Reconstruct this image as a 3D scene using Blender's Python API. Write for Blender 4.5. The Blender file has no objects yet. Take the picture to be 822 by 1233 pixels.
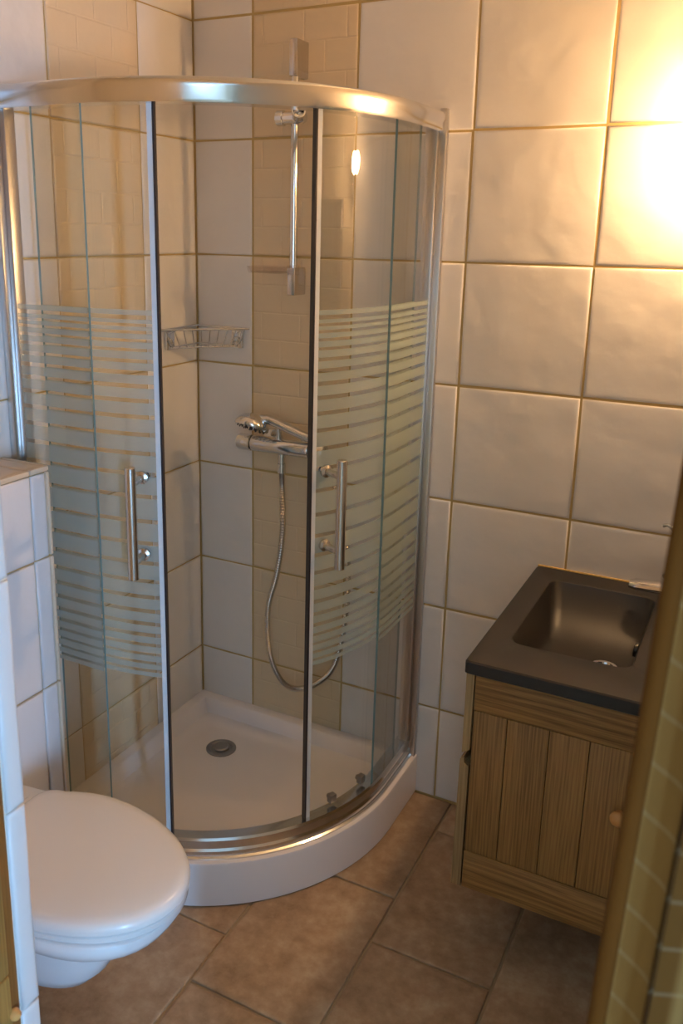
import bpy, bmesh, math, random
from mathutils import Vector, Matrix
random.seed(7)
C = bpy.context.scene.collection
PI = math.pi

# ------------------------------------------------------------------ camera
cam_d = bpy.data.cameras.new('camera')
cam = bpy.data.objects.new('camera', cam_d); C.objects.link(cam)
bpy.context.scene.camera = cam
yaw, pitch, roll = math.radians(-27.778), math.radians(14.452), math.radians(0.917)
fw = Vector((math.sin(yaw)*math.cos(pitch), math.cos(yaw)*math.cos(pitch), -math.sin(pitch)))
rt = Vector((math.cos(yaw), -math.sin(yaw), 0)); up = rt.cross(fw)
r2 = math.cos(roll)*rt + math.sin(roll)*up
u2 = -math.sin(roll)*rt + math.cos(roll)*up
CAM = Vector((1.530, -2.185, 1.619))
cam.matrix_world = Matrix(((r2.x, u2.x, -fw.x, CAM.x), (r2.y, u2.y, -fw.y, CAM.y), (r2.z, u2.z, -fw.z, CAM.z), (0, 0, 0, 1)))
cam_d.sensor_fit = 'VERTICAL'; cam_d.sensor_height = 24.0; cam_d.sensor_width = 24.0
cam_d.lens = 24.0*1053.31/1233.0
cam_d.shift_x = (411-369.39)/1233.0
cam_d.shift_y = (549.78-616.5)/1233.0
cam_d.clip_start = 0.02
cam_d.dof.use_dof = True; cam_d.dof.focus_distance = 2.15; cam_d.dof.aperture_fstop = 5.0

# ------------------------------------------------------------------ world, lights, exposure
sc = bpy.context.scene
sc.view_settings.view_transform = 'Standard'; sc.view_settings.look = 'None'
sc.view_settings.gamma = 1.0; sc.view_settings.use_curve_mapping = False
sc.view_settings.exposure = 0.90
w = bpy.data.worlds.new('sky'); sc.world = w; w.use_nodes = True
w.node_tree.nodes['Background'].inputs[0].default_value = (0.50, 0.68, 1.0, 1)
w.node_tree.nodes['Background'].inputs[1].default_value = 2.0

def area(name, loc, target, sx, sy, power, col):
    l = bpy.data.lights.new(name, 'AREA'); l.shape = 'RECTANGLE'; l.size = sx; l.size_y = sy
    l.energy = power; l.color = col
    o = bpy.data.objects.new(name, l); C.objects.link(o); o.location = loc
    o.rotation_euler = (Vector(target)-Vector(loc)).to_track_quat('-Z', 'Y').to_euler()
    return o
HXR = 4.20                          # right wall of the hall
SLIT = (-4.42, -4.02, 0.15, 2.10)   # tall narrow hall window in that wall: y0 y1 z0 z1
WIN = (2.40, 3.30, 0.90, 2.10)      # hall window behind the camera in the wall y=-4.9: x0 x1 z0 z1
area('side_window_daylight', (HXR+0.115, (SLIT[0]+SLIT[1])/2, (SLIT[2]+SLIT[3])/2), (0.5, -1.0, 0.9),
     SLIT[1]-SLIT[0]-0.04, SLIT[3]-SLIT[2]-0.04, 135, (0.27, 0.55, 1.0))
area('back_window_daylight', ((WIN[0]+WIN[1])/2, -5.02, (WIN[2]+WIN[3])/2), ((WIN[0]+WIN[1])/2, 0, (WIN[2]+WIN[3])/2),
     WIN[1]-WIN[0], WIN[3]-WIN[2], 9, (0.46, 0.68, 1.0))
LAMP = Vector((1.412, -0.062, 1.82))
LAMP_STRENGTH = 228

# ------------------------------------------------------------------ materials
def mat(name, col, rough=0.5, metal=0.0, **kw):
    m = bpy.data.materials.new(name); m.use_nodes = True
    b = m.node_tree.nodes['Principled BSDF']
    b.inputs['Base Color'].default_value = (*col, 1); b.inputs['Roughness'].default_value = rough
    b.inputs['Metallic'].default_value = metal
    for k, v in kw.items(): b.inputs[k.replace('_', ' ')].default_value = v
    return m
def N(m, t, **kw):
    n = m.node_tree.nodes.new(t)
    for k, v in kw.items(): setattr(n, k, v)
    return n
def L(m, a, b): m.node_tree.links.new(a, b)
def BS(m): return m.node_tree.nodes['Principled BSDF']
def ramp(m, stops):
    r = N(m, 'ShaderNodeValToRGB'); e = r.color_ramp.elements
    while len(e) < len(stops): e.new(0.5)
    for i, (p, c) in enumerate(stops): e[i].position = p; e[i].color = (*c, 1)
    return r
def pos_noise(m, scale, detail=3, rough=0.5, coord='Position', stretch=None):
    n = N(m, 'ShaderNodeTexNoise'); n.inputs['Scale'].default_value = scale
    n.inputs['Detail'].default_value = detail; n.inputs['Roughness'].default_value = rough
    src = N(m, 'ShaderNodeNewGeometry').outputs['Position'] if coord == 'Position' else N(m, 'ShaderNodeTexCoord').outputs[coord]
    if stretch:
        mp = N(m, 'ShaderNodeMapping'); mp.inputs['Scale'].default_value = stretch
        L(m, src, mp.inputs[0]); src = mp.outputs[0]
    L(m, src, n.inputs['Vector']); return n
def bump(m, height, strength, dist):
    b = N(m, 'ShaderNodeBump'); b.inputs['Strength'].default_value = strength; b.inputs['Distance'].default_value = dist
    L(m, height, b.inputs['Height']); return b

def tile_mat(name, col, rough, wave=0.5, emboss=False):
    m = mat(name, col, rough)
    n = pos_noise(m, 9.0, 2, 0.4)
    b = bump(m, n.outputs['Fac'], wave, 0.02)
    n2 = pos_noise(m, 26.0, 2)
    b2 = bump(m, n2.outputs['Fac'], 0.12, 0.008); L(m, b.outputs[0], b2.inputs['Normal'])
    last = b2
    if emboss:
        tc = N(m, 'ShaderNodeTexCoord')
        br = N(m, 'ShaderNodeTexBrick'); br.inputs['Scale'].default_value = 1.0
        br.inputs['Brick Width'].default_value = 0.125; br.inputs['Row Height'].default_value = 0.078
        br.inputs['Mortar Size'].default_value = 0.0035; br.inputs['Mortar Smooth'].default_value = 0.8
        L(m, tc.outputs['Object'], br.inputs['Vector'])
        inv = N(m, 'ShaderNodeMath', operation='SUBTRACT'); inv.inputs[0].default_value = 1.0
        L(m, br.outputs['Fac'], inv.inputs[1])
        b3 = bump(m, inv.outputs[0], 0.35, 0.004); L(m, b2.outputs[0], b3.inputs['Normal']); last = b3
    L(m, last.outputs[0], BS(m).inputs['Normal'])
    # faint glaze mottling
    n3 = pos_noise(m, 5.0, 4, 0.6)
    mx = N(m, 'ShaderNodeMix', data_type='RGBA')
    mx.inputs[6].default_value = (*[c*0.93 for c in col], 1); mx.inputs[7].default_value = (*[min(1, c*1.05) for c in col], 1)
    L(m, n3.outputs['Fac'], mx.inputs[0])
    L(m, mx.outputs[2], BS(m).inputs['Base Color'])
    return m
CREAM = (0.74, 0.69, 0.63)
M_tile = tile_mat('cream_glaze', CREAM, 0.28, 0.30)
M_tan = tile_mat('tan_embossed_glaze', (0.69, 0.54, 0.345), 0.28, 0.15, True)
M_white = tile_mat('white_glaze', (0.72, 0.70, 0.69), 0.22, 0.15)
M_trim = tile_mat('beige_glaze', (0.68, 0.55, 0.40), 0.3, 0.1)
M_grout = mat('ochre_grout', (0.48, 0.335, 0.13), 0.85)
M_fgrout = mat('floor_grout', (0.40, 0.29, 0.17), 0.9)
M_plaster = mat('plaster', (0.80, 0.70, 0.56), 0.8)
M_ceil = mat('ceiling_paint', (0.86, 0.83, 0.78), 0.8)

def floor_mat():
    m = mat('terracotta', (0.35, 0.24, 0.15), 0.55)
    n = pos_noise(m, 7.0, 8, 0.62)
    n_b = pos_noise(m, 32.0, 5, 0.65); nm = N(m, 'ShaderNodeMix'); nm.inputs[0].default_value = 0.42
    L(m, n.outputs['Fac'], nm.inputs[2]); L(m, n_b.outputs['Fac'], nm.inputs[3])
    r = ramp(m, [(0.34, (0.25, 0.155, 0.080)), (0.50, (0.38, 0.25, 0.145)), (0.66, (0.50, 0.37, 0.235))])
    L(m, nm.outputs[0], r.inputs[0])
    inf = N(m, 'ShaderNodeObjectInfo')
    hv = N(m, 'ShaderNodeHueSaturation'); L(m, r.outputs[0], hv.inputs['Color'])
    mr = N(m, 'ShaderNodeMapRange'); mr.inputs['To Min'].default_value = 0.85; mr.inputs['To Max'].default_value = 1.12
    L(m, inf.outputs['Random'], mr.inputs[0]); L(m, mr.outputs[0], hv.inputs['Value'])
    n2 = pos_noise(m, 60, 4, 0.7)
    r2 = ramp(m, [(0.60, (0, 0, 0)), (0.72, (1, 1, 1))]); L(m, n2.outputs['Fac'], r2.inputs[0])
    mx = N(m, 'ShaderNodeMix', data_type='RGBA'); mx.inputs[7].default_value = (0.46, 0.36, 0.26, 1)
    ml = N(m, 'ShaderNodeMath', operation='MULTIPLY'); ml.inputs[1].default_value = 0.35
    L(m, r2.outputs[0], ml.inputs[0]); L(m, ml.outputs[0], mx.inputs[0])
    L(m, hv.outputs[0], mx.inputs[6]); L(m, mx.outputs[2], BS(m).inputs['Base Color'])
    b = bump(m, n.outputs['Fac'], 0.3, 0.006); L(m, b.outputs[0], BS(m).inputs['Normal'])
    return m
M_floor = floor_mat()

def wood_mat(name, dark, light, axis, rough=0.55, scale=1.0, cathedral=False):
    m = mat(name, light, rough)
    F, A = (300.0, 62.0) if cathedral else (820.0, 30.0)
    F *= scale; A *= scale
    sep = N(m, 'ShaderNodeSeparateXYZ'); L(m, N(m, 'ShaderNodeNewGeometry').outputs['Position'], sep.inputs[0])
    q = {'X': (1.3, 6, 6), 'Y': (6, 1.3, 6), 'Z': (10, 10, 1.1)}[axis]
    n0 = pos_noise(m, 1.0, 2, 0.45, 'Position', q)
    ph = N(m, 'ShaderNodeMath', operation='MULTIPLY'); ph.inputs[1].default_value = F
    L(m, sep.outputs[{'X': 2, 'Y': 0, 'Z': 0}[axis]], ph.inputs[0])
    p2 = N(m, 'ShaderNodeMath', operation='MULTIPLY_ADD'); p2.inputs[1].default_value = A
    L(m, n0.outputs['Fac'], p2.inputs[0]); L(m, ph.outputs[0], p2.inputs[2])
    sn = N(m, 'ShaderNodeMath', operation='SINE'); L(m, p2.outputs[0], sn.inputs[0])
    fine = pos_noise(m, 1.0, 3, 0.6, 'Position', {'X': (7, 380, 380), 'Y': (380, 7, 380), 'Z': (380, 380, 7)}[axis])
    broad = pos_noise(m, 1.0, 2, 0.5, 'Position', {'X': (2, 30, 30), 'Y': (30, 2, 30), 'Z': (30, 30, 2)}[axis])
    a1 = N(m, 'ShaderNodeMath', operation='MULTIPLY_ADD'); a1.inputs[1].default_value = 0.12 if cathedral else 0.075
    L(m, sn.outputs[0], a1.inputs[0]); L(m, fine.outputs['Fac'], a1.inputs[2])
    s3 = N(m, 'ShaderNodeMath', operation='MULTIPLY_ADD'); s3.inputs[1].default_value = 0.45
    L(m, broad.outputs['Fac'], s3.inputs[0]); L(m, a1.outputs[0], s3.inputs[2])
    inf = N(m, 'ShaderNodeObjectInfo')
    s4 = N(m, 'ShaderNodeMath', operation='MULTIPLY_ADD'); s4.inputs[1].default_value = 0.10
    L(m, inf.outputs['Random'], s4.inputs[0]); L(m, s3.outputs[0], s4.inputs[2])
    r = ramp(m, [(0.42, dark), (1.0, light)]); L(m, s4.outputs[0], r.inputs[0])
    L(m, r.outputs[0], BS(m).inputs['Base Color'])
    b = bump(m, s3.outputs[0], 0.2, 0.002); L(m, b.outputs[0], BS(m).inputs['Normal'])
    return m
OAK_D, OAK_L = (0.125, 0.056, 0.012), (0.40, 0.21, 0.060)
M_oak_v = wood_mat('oak_vertical_grain', OAK_D, OAK_L, 'Z')
M_oak_h = wood_mat('oak_horizontal_grain', OAK_D, OAK_L, 'X', cathedral=True)
M_pine = wood_mat('door_pine', (0.22, 0.105, 0.022), (0.42, 0.24, 0.065), 'Z', 0.5, 0.6)
M_brown = wood_mat('door_brown_wood', (0.14, 0.052, 0.008), (0.30, 0.125, 0.026), 'Z', 0.5, 0.6)
M_knob = mat('orange_wood', (0.62, 0.30, 0.09), 0.4)

M_chrome = mat('chrome', (0.74, 0.74, 0.75), 0.08, 1.0)
M_satin = mat('polished_aluminium', (0.72, 0.71, 0.70), 0.16, 1.0)
M_profile = mat('matt_aluminium', (0.60, 0.57, 0.54), 0.32, 1.0)
M_steel = mat('brushed_steel', (0.62, 0.58, 0.54), 0.22, 1.0)
M_black = mat('black_rubber', (0.02, 0.015, 0.018), 0.4)
M_seal = mat('translucent_seal', (0.62, 0.63, 0.62), 0.25)
M_ceramic = mat('white_ceramic', (0.78, 0.77, 0.76), 0.12)
M_acryl = mat('white_acrylic', (0.76, 0.71, 0.70), 0.22)
M_seat = mat('white_seat_plastic', (0.76, 0.73, 0.70), 0.22)
M_sink = mat('black_composite', (0.018, 0.015, 0.013), 0.42)
nz = pos_noise(M_sink, 400, 2); L(M_sink, bump(M_sink, nz.outputs['Fac'], 0.25, 0.001).outputs[0], BS(M_sink).inputs['Normal'])
M_caulk = mat('yellowed_sealant', (0.62, 0.42, 0.15), 0.5)
M_drain = mat('grey_drain_metal', (0.33, 0.31, 0.30), 0.38, 0.8)

def thin_glass(name, tint, extra=0.0):
    m = bpy.data.materials.new(name); m.use_nodes = True; nt = m.node_tree
    nt.nodes.remove(nt.nodes['Principled BSDF']); out = nt.nodes['Material Output']
    t = N(m, 'ShaderNodeBsdfTransparent'); t.inputs[0].default_value = (*tint, 1)
    g = N(m, 'ShaderNodeBsdfGlossy'); g.inputs['Roughness'].default_value = 0.02
    lw = N(m, 'ShaderNodeLayerWeight'); lw.inputs['Blend'].default_value = 0.5      # Schlick's fresnel, the same from both sides
    pw = N(m, 'ShaderNodeMath', operation='POWER'); pw.inputs[1].default_value = 5.0; L(m, lw.outputs['Facing'], pw.inputs[0])
    f = N(m, 'ShaderNodeMath', operation='MULTIPLY_ADD'); f.inputs[1].default_value = 0.96; f.inputs[2].default_value = 0.04; L(m, pw.outputs[0], f.inputs[0])
    mx = N(m, 'ShaderNodeMixShader'); L(m, f.outputs[0], mx.inputs[0]); L(m, t.outputs[0], mx.inputs[1]); L(m, g.outputs[0], mx.inputs[2])
    L(m, mx.outputs[0], out.inputs[0]); return m
M_glass = thin_glass('clear_glass', (0.965, 0.975, 0.965))
M_edge = mat('green_glass_edge', (0.16, 0.25, 0.24), 0.1)
M_clearplastic = thin_glass('clear_plastic', (0.985, 0.965, 0.965))
def frost():
    m = bpy.data.materials.new('frosted_print'); m.use_nodes = True; nt = m.node_tree
    nt.nodes.remove(nt.nodes['Principled BSDF']); out = nt.nodes['Material Output']
    t = N(m, 'ShaderNodeBsdfTransparent'); t.inputs[0].default_value = (0.95, 0.97, 0.94, 1)
    d = N(m, 'ShaderNodeBsdfDiffuse'); d.inputs[0].default_value = (0.66, 0.76, 0.72, 1)
    tl = N(m, 'ShaderNodeBsdfTranslucent'); tl.inputs[0].default_value = (0.66, 0.76, 0.70, 1)
    m1 = N(m, 'ShaderNodeMixShader'); m1.inputs[0].default_value = 0.45; L(m, d.outputs[0], m1.inputs[1]); L(m, tl.outputs[0], m1.inputs[2])
    m2 = N(m, 'ShaderNodeMixShader'); m2.inputs[0].default_value = 0.42; L(m, t.outputs[0], m2.inputs[1]); L(m, m1.outputs[0], m2.inputs[2])
    L(m, m2.outputs[0], out.inputs[0]); return m
M_frost = frost()
def emit(name, col, s):
    m = bpy.data.materials.new(name); m.use_nodes = True; nt = m.node_tree
    nt.nodes.remove(nt.nodes['Principled BSDF'])
    e = N(m, 'ShaderNodeEmission'); e.inputs[0].default_value = (*col, 1); e.inputs[1].default_value = s
    L(m, e.outputs[0], nt.nodes['Material Output'].inputs[0]); return m
M_bulb = emit('warm_bulb', (1.0, 0.62, 0.30), LAMP_STRENGTH)
M_hall_fill = emit('warm_fill_glow', (1.0, 0.62, 0.30), 3.0)  # glow of the added hall fill lamp
M_mirror = mat('mirror_silver', (0.85, 0.86, 0.86), 0.02, 1.0)

def fabric():
    m = mat('striped_woven_fabric', (0.5, 0.4, 0.2), 0.85, Specular_IOR_Level=0.08)
    uv = N(m, 'ShaderNodeUVMap'); sp = N(m, 'ShaderNodeSeparateXYZ'); L(m, uv.outputs[0], sp.inputs[0])
    B, D, O, G = (0.24, 0.105, 0.024), (0.05, 0.017, 0.003), (0.12, 0.046, 0.008), (0.25, 0.125, 0.034)
    r = ramp(m, [(0.0, B), (0.34, B), (0.37, D), (0.42, D), (0.45, O), (0.58, O), (0.62, G), (0.78, G), (0.80, D), (0.83, D), (0.85, B), (1.0, B)])
    md = N(m, 'ShaderNodeMath', operation='FRACT'); sc_ = N(m, 'ShaderNodeMath', operation='MULTIPLY'); sc_.inputs[1].default_value = 1/0.085
    L(m, sp.outputs[0], sc_.inputs[0]); L(m, sc_.outputs[0], md.inputs[0]); L(m, md.outputs[0], r.inputs[0])
    # slanting pale threads every 37 mm
    s1 = N(m, 'ShaderNodeMath', operation='MULTIPLY_ADD'); s1.inputs[1].default_value = 0.45; L(m, sp.outputs[0], s1.inputs[0]); L(m, sp.outputs[1], s1.inputs[2])
    s2 = N(m, 'ShaderNodeMath', operation='MULTIPLY'); s2.inputs[1].default_value = 1/0.037; L(m, s1.outputs[0], s2.inputs[0])
    s3 = N(m, 'ShaderNodeMath', operation='FRACT'); L(m, s2.outputs[0], s3.inputs[0])
    s4 = N(m, 'ShaderNodeMath', operation='LESS_THAN'); s4.inputs[1].default_value = 0.09; L(m, s3.outputs[0], s4.inputs[0])
    s5 = N(m, 'ShaderNodeMath', operation='MULTIPLY'); s5.inputs[1].default_value = 0.07; L(m, s4.outputs[0], s5.inputs[0])
    mx = N(m, 'ShaderNodeMix', data_type='RGBA'); mx.inputs[7].default_value = (0.75, 0.62, 0.36, 1)
    L(m, s5.outputs[0], mx.inputs[0]); L(m, r.outputs[0], mx.inputs[6]); L(m, mx.outputs[2], BS(m).inputs['Base Color'])
    n = N(m, 'ShaderNodeTexNoise'); n.inputs['Scale'].default_value = 900; L(m, uv.outputs[0], n.inputs['Vector'])
    L(m, bump(m, n.outputs['Fac'], 0.3, 0.001).outputs[0], BS(m).inputs['Normal'])
    return m
M_fabric = fabric()
M_hem = mat('brown_velvet', (0.115, 0.036, 0.004), 0.8, Specular_IOR_Level=0.08)

# ------------------------------------------------------------------ builders
class MB:
    def __init__(s): s.v = []; s.f = []; s.mi = []
    def add(s, verts, faces, mi=0):
        o = len(s.v); s.v += [tuple(v) for v in verts]; s.f += [tuple(i+o for i in f) for f in faces]; s.mi += [mi]*len(faces); return s
    def box(s, x0, x1, y0, y1, z0, z1, mi=0):
        return s.add([(x0,y0,z0),(x1,y0,z0),(x1,y1,z0),(x0,y1,z0),(x0,y0,z1),(x1,y0,z1),(x1,y1,z1),(x0,y1,z1)],
                     [(3,2,1,0),(4,5,6,7),(0,1,5,4),(1,2,6,5),(2,3,7,6),(3,0,4,7)], mi)
    def rings(s, rings, closed=True, cap0=True, cap1=True, mi=0):
        n = len(rings[0]); vs = [p for r in rings for p in r]; fs = []
        m = n if closed else n-1
        for i in range(len(rings)-1):
            for j in range(m):
                k = (j+1) % n; fs.append((i*n+j, i*n+k, (i+1)*n+k, (i+1)*n+j))
        if cap0: fs.append(tuple(range(n-1, -1, -1)))
        if cap1: fs.append(tuple((len(rings)-1)*n+j for j in range(n)))
        return s.add(vs, fs, mi)
    def tube(s, pts, r, n=12, mi=0):
        pts = [Vector(p) for p in pts]; rs = r if isinstance(r, (list, tuple)) else [r]*len(pts)
        rings = []; prev = None
        for i, p in enumerate(pts):
            d = (pts[min(i+1, len(pts)-1)]-pts[max(i-1, 0)]).normalized()
            if prev is None: a = d.orthogonal().normalized()
            else: a = (prev - d*prev.dot(d)).normalized()
            prev = a; b = d.cross(a)
            rings.append([p + (a*math.cos(2*PI*j/n)+b*math.sin(2*PI*j/n))*rs[i] for j in range(n)])
        return s.rings(rings, mi=mi)
    def lathe(s, c, axis, prof, n=24, mi=0):
        c = Vector(c); d = Vector(axis).normalized(); a = d.orthogonal().normalized(); b = d.cross(a)
        return s.rings([[c + d*h + (a*math.cos(2*PI*j/n)+b*math.sin(2*PI*j/n))*max(r, 1e-5) for j in range(n)] for r, h in prof], mi=mi)
    def mesh(s, name, mats, smooth=None, bev=0, seg=2):
        me = bpy.data.meshes.new(name); me.from_pydata(s.v, [], s.f)
        for m in (mats if isinstance(mats, (list, tuple)) else [mats]): me.materials.append(m)
        for p, i in zip(me.polygons, s.mi): p.material_index = i
        bm = bmesh.new(); bm.from_mesh(me)
        bmesh.ops.remove_doubles(bm, verts=bm.verts, dist=1e-6)
        if bev:
            es = [e for e in bm.edges if len(e.link_faces) == 2 and e.calc_face_angle(0) > 0.6]
            bmesh.ops.bevel(bm, geom=es, offset=bev, segments=seg, affect='EDGES', profile=0.5, clamp_overlap=True)
        bmesh.ops.recalc_face_normals(bm, faces=bm.faces); bm.to_mesh(me); bm.free()
        if smooth or bev:
            me.shade_smooth()
            try: me.set_sharp_from_angle(angle=math.radians(smooth if smooth else 25))
            except Exception: pass
        return me
    def build(s, name, mats, parent=None, smooth=None, bev=0, seg=2):
        return link(name, s.mesh(name, mats, smooth, bev, seg), parent)
def link(name, me, parent=None):
    o = bpy.data.objects.new(name, me); C.objects.link(o)
    if parent is not None:
        o.parent = parent; o.matrix_parent_inverse = world_of(parent).inverted()
    return o
def world_of(o):
    m = o.matrix_basis.copy(); p = o
    while p.parent is not None:
        m = p.parent.matrix_basis @ p.matrix_parent_inverse @ m if False else (p.parent.matrix_basis @ (p.matrix_parent_inverse @ m)); p = p.parent
    return m
def tag(o, label, cat, group=None):
    o['label'] = label; o['category'] = cat
    if group: o['group'] = group
    return o
def thing(name, label, cat, loc=(0, 0, 0), group=None):
    o = bpy.data.objects.new(name, None); C.objects.link(o); o.location = loc; o.empty_display_size = 0.05
    return tag(o, label, cat, group)
def struct(o): o['kind'] = 'structure'; return o
def rrect(x0, x1, y0, y1, r, z, n=6):
    out = []
    for cx, cy, a0 in ((x1-r, y1-r, 0), (x0+r, y1-r, 90), (x0+r, y0+r, 180), (x1-r, y0+r, 270)):
        for k in range(n+1):
            a = math.radians(a0+90*k/n); out.append(Vector((cx+r*math.cos(a), cy+r*math.sin(a), z)))
    return out

# tiles: a pillow-edged slab in local XY (z towards the viewer), shared by alike pieces
_tiles = {}
def tile_mesh(wd, ht, m, th=0.006, var=0, wob=0.0008):
    key = (round(wd, 4), round(ht, 4), m.name, th, var)
    if key in _tiles: return _tiles[key]
    rnd = random.Random(hash((round(wd, 4), round(ht, 4), var)) & 0xffff)
    prof = [(0.0, 0.0), (0.0, th*0.55), (0.0016, th*0.84), (0.006, th*0.97), (0.013, th)]
    base = []
    for k, (sx, sy) in enumerate(((-1,-1),(0,-1),(1,-1),(1,0),(1,1),(0,1),(-1,1),(-1,0))):
        base.append((sx, sy, rnd.uniform(-wob, wob)))
    mb = MB(); rings = []
    for ins, z in prof:
        rings.append([((wd/2-ins+j)*sx, (ht/2-ins+j)*sy, z) for sx, sy, j in base])
    mb.rings(rings, cap0=False, cap1=True)
    me = mb.mesh('tile', m, smooth=70)
    _tiles[key] = me; return me
def basis(o, xa, ya, za, loc):
    xa, ya, za = Vector(xa), Vector(ya), Vector(za)
    return Matrix(((xa.x, ya.x, za.x, loc[0]), (xa.y, ya.y, za.y, loc[1]), (xa.z, ya.z, za.z, loc[2]), (0, 0, 0, 1)))
J = 0.0042   # joint width
def put_tile(parent, xa, ya, za, loc, wd, ht, m, th=0.006, name='tile', joint=J):
    o = bpy.data.objects.new(name, tile_mesh(wd-joint, ht-joint, m, th, random.randrange(4)))
    C.objects.link(o); o.parent = parent
    Mt = basis(o, xa, ya, za, loc)
    # a hand-set tile: a touch of tilt
    Mt = Mt @ Matrix.Rotation(random.gauss(0, 0.0022), 4, 'X') @ Matrix.Rotation(random.gauss(0, 0.0022), 4, 'Y')
    o.matrix_parent_inverse = world_of(parent).inverted(); o.matrix_basis = Mt
    return o

# ------------------------------------------------------------------ room shell
T = 0.315; TH = 0.006
ZR = [6.9158*T - k*T for k in range(-1, 8)]              # joint heights from the top down
ZR = [z for z in ZR if z > 0.02] + [0.0]
ZTOP = ZR[0]
CEIL = 2.45
XR = 1.49                                              # right wall
YF = -1.47                                             # inner face of the doorway wall
floor = struct(MB().box(-0.3, 4.5, -5.1, 0.2, -0.06, -0.006).build('floor', M_fgrout))
ceiling = struct(MB().box(-0.3, 4.5, -5.1, 0.2, CEIL, CEIL+0.06).build('ceiling', M_ceil))
wall_back = struct(MB().box(-0.12, XR+0.10, TH-0.0040, 0.12, -0.006, CEIL).build('wall_back', M_grout))
wall_left = struct(MB().box(-0.12, -TH+0.0025, -1.60, TH-0.0040, -0.006, CEIL).build('wall_left', M_grout))
wall_right = struct(MB().box(XR, XR+0.10, YF, TH-0.0040, -0.006, CEIL).build('wall_right', M_plaster))
XS = [0.0, 0.19337] + [0.19337+0.3146*i for i in range(1, 5)] + [XR]
XS = [x for x in XS if x < XR] + [XR]
for i in range(len(XS)-1):
    x0, x1 = XS[i], min(XS[i+1], XR)
    for j in range(len(ZR)-1):
        z1, z0 = min(ZR[j], CEIL), ZR[j+1]
        put_tile(wall_back, (1,0,0), (0,0,1), (0,-1,0), ((x0+x1)/2, TH, (z0+z1)/2), x1-x0, z1-z0, M_tan if i == 1 else M_tile)
YS = [0.0, -0.243, -0.572, -0.887, -1.202, YF]
for i in range(len(YS)-1):
    y1, y0 = YS[i], YS[i+1]
    for j in range(len(ZR)-1):
        z1, z0 = min(ZR[j], CEIL), ZR[j+1]
        put_tile(wall_left, (0,-1,0), (0,0,1), (1,0,0), (-TH, (y0+y1)/2, (z0+z1)/2), y1-y0, z1-z0, M_tan if i == 1 else M_tile)
# doorway wall: left of, right of and above the opening
DX0, DX1, YO = 0.740, 1.478, -1.60
wf = MB(); wf.box(-0.12, DX0, YO, YF, -0.006, CEIL); wf.box(DX1+0.02, XR+0.10, YO, YF, -0.006, CEIL); wf.box(DX0, DX1+0.02, YO, YF, 2.12, CEIL)
wall_front = struct(wf.build('wall_front', M_plaster))
zj = [0.0, 0.26, 0.575, 0.887, 1.202, 1.517, 1.832, 2.12]
for k in range(len(zj)-1):
    put_tile(wall_front, (0,-1,0), (0,0,1), (1,0,0), (DX0, YF-0.017, (zj[k]+zj[k+1])/2), 0.034, zj[k+1]-zj[k], M_white)
# hall behind the camera
hw = MB(); hx0, hx1 = 0.1, HXR
hb = MB(); x0, x1, z0, z1 = WIN
hb.box(hx0, x0, -5.0, -4.9, -0.006, CEIL); hb.box(x1, hx1, -5.0, -4.9, -0.006, CEIL); hb.box(x0, x1, -5.0, -4.9, -0.006, z0); hb.box(x0, x1, -5.0, -4.9, z1, CEIL)
struct(hb.build('wall_hall_back', M_plaster))
struct(MB().box(hx0-0.1, hx0, -5.0, YO, -0.006, CEIL).build('wall_hall_left', M_plaster))
y0s, y1s, z0s, z1s = SLIT
hr = MB(); hr.box(hx1, hx1+0.1, -5.0, y0s, -0.006, CEIL); hr.box(hx1, hx1+0.1, y1s, YO, -0.006, CEIL); hr.box(hx1, hx1+0.1, y0s, y1s, -0.006, z0s); hr.box(hx1, hx1+0.1, y0s, y1s, z1s, CEIL)
struct(hr.build('wall_hall_right', M_plaster))
sm_ = MB()
for a in ((y0s, y0s+0.02, z0s, z1s), (y1s-0.02, y1s, z0s, z1s), (y0s+0.02, y1s-0.02, z0s, z0s+0.02), (y0s+0.02, y1s-0.02, z1s-0.02, z1s)):
    sm_.box(hx1+0.02, hx1+0.08, a[0], a[1], a[2], a[3])
w2 = struct(sm_.build('window_2', M_ceramic))
MB().box(hx1+0.048, hx1+0.053, y0s+0.02, y1s-0.02, z0s+0.02, z1s-0.02).build('pane', M_glass, w2)
struct(MB().box(XR+0.10, hx1+0.1, YO, YO+0.1, -0.006, CEIL).build('wall_hall_front', M_plaster))
wfm = MB()
for a in ((x0, x0+0.05, z0, z1), (x1-0.05, x1, z0, z1), (x0+0.05, x1-0.05, z0, z0+0.05), (x0+0.05, x1-0.05, z1-0.05, z1)):
    wfm.box(a[0], a[1], -4.98, -4.92, a[2], a[3])
win = struct(wfm.build('window_1', M_ceramic))
MB().box(x0+0.05, x1-0.05, -4.955, -4.95, z0+0.05, z1-0.05).build('pane', M_glass, win)

hl = thing('hall_fill_lamp', 'added unseen warm fill lamp on the hall ceiling', 'lamp', (1.3, -3.3, CEIL))  # added fill lamp out of view, gives the curtain warm light
MB().lathe((1.3, -3.3, CEIL-0.0005), (0, 0, -1), [(0, 0), (0.15, 0), (0.15, 0.02), (0.14, 0.025), (0, 0.025)], 32).build('base', M_ceramic, hl, smooth=35)
MB().lathe((1.3, -3.3, CEIL-0.025), (0, 0, -1), [(0.135, 0), (0.13, 0.02), (0.10, 0.045), (0.05, 0.06), (0, 0.063)], 32).build('shade', M_hall_fill, hl, smooth=60)

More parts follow.
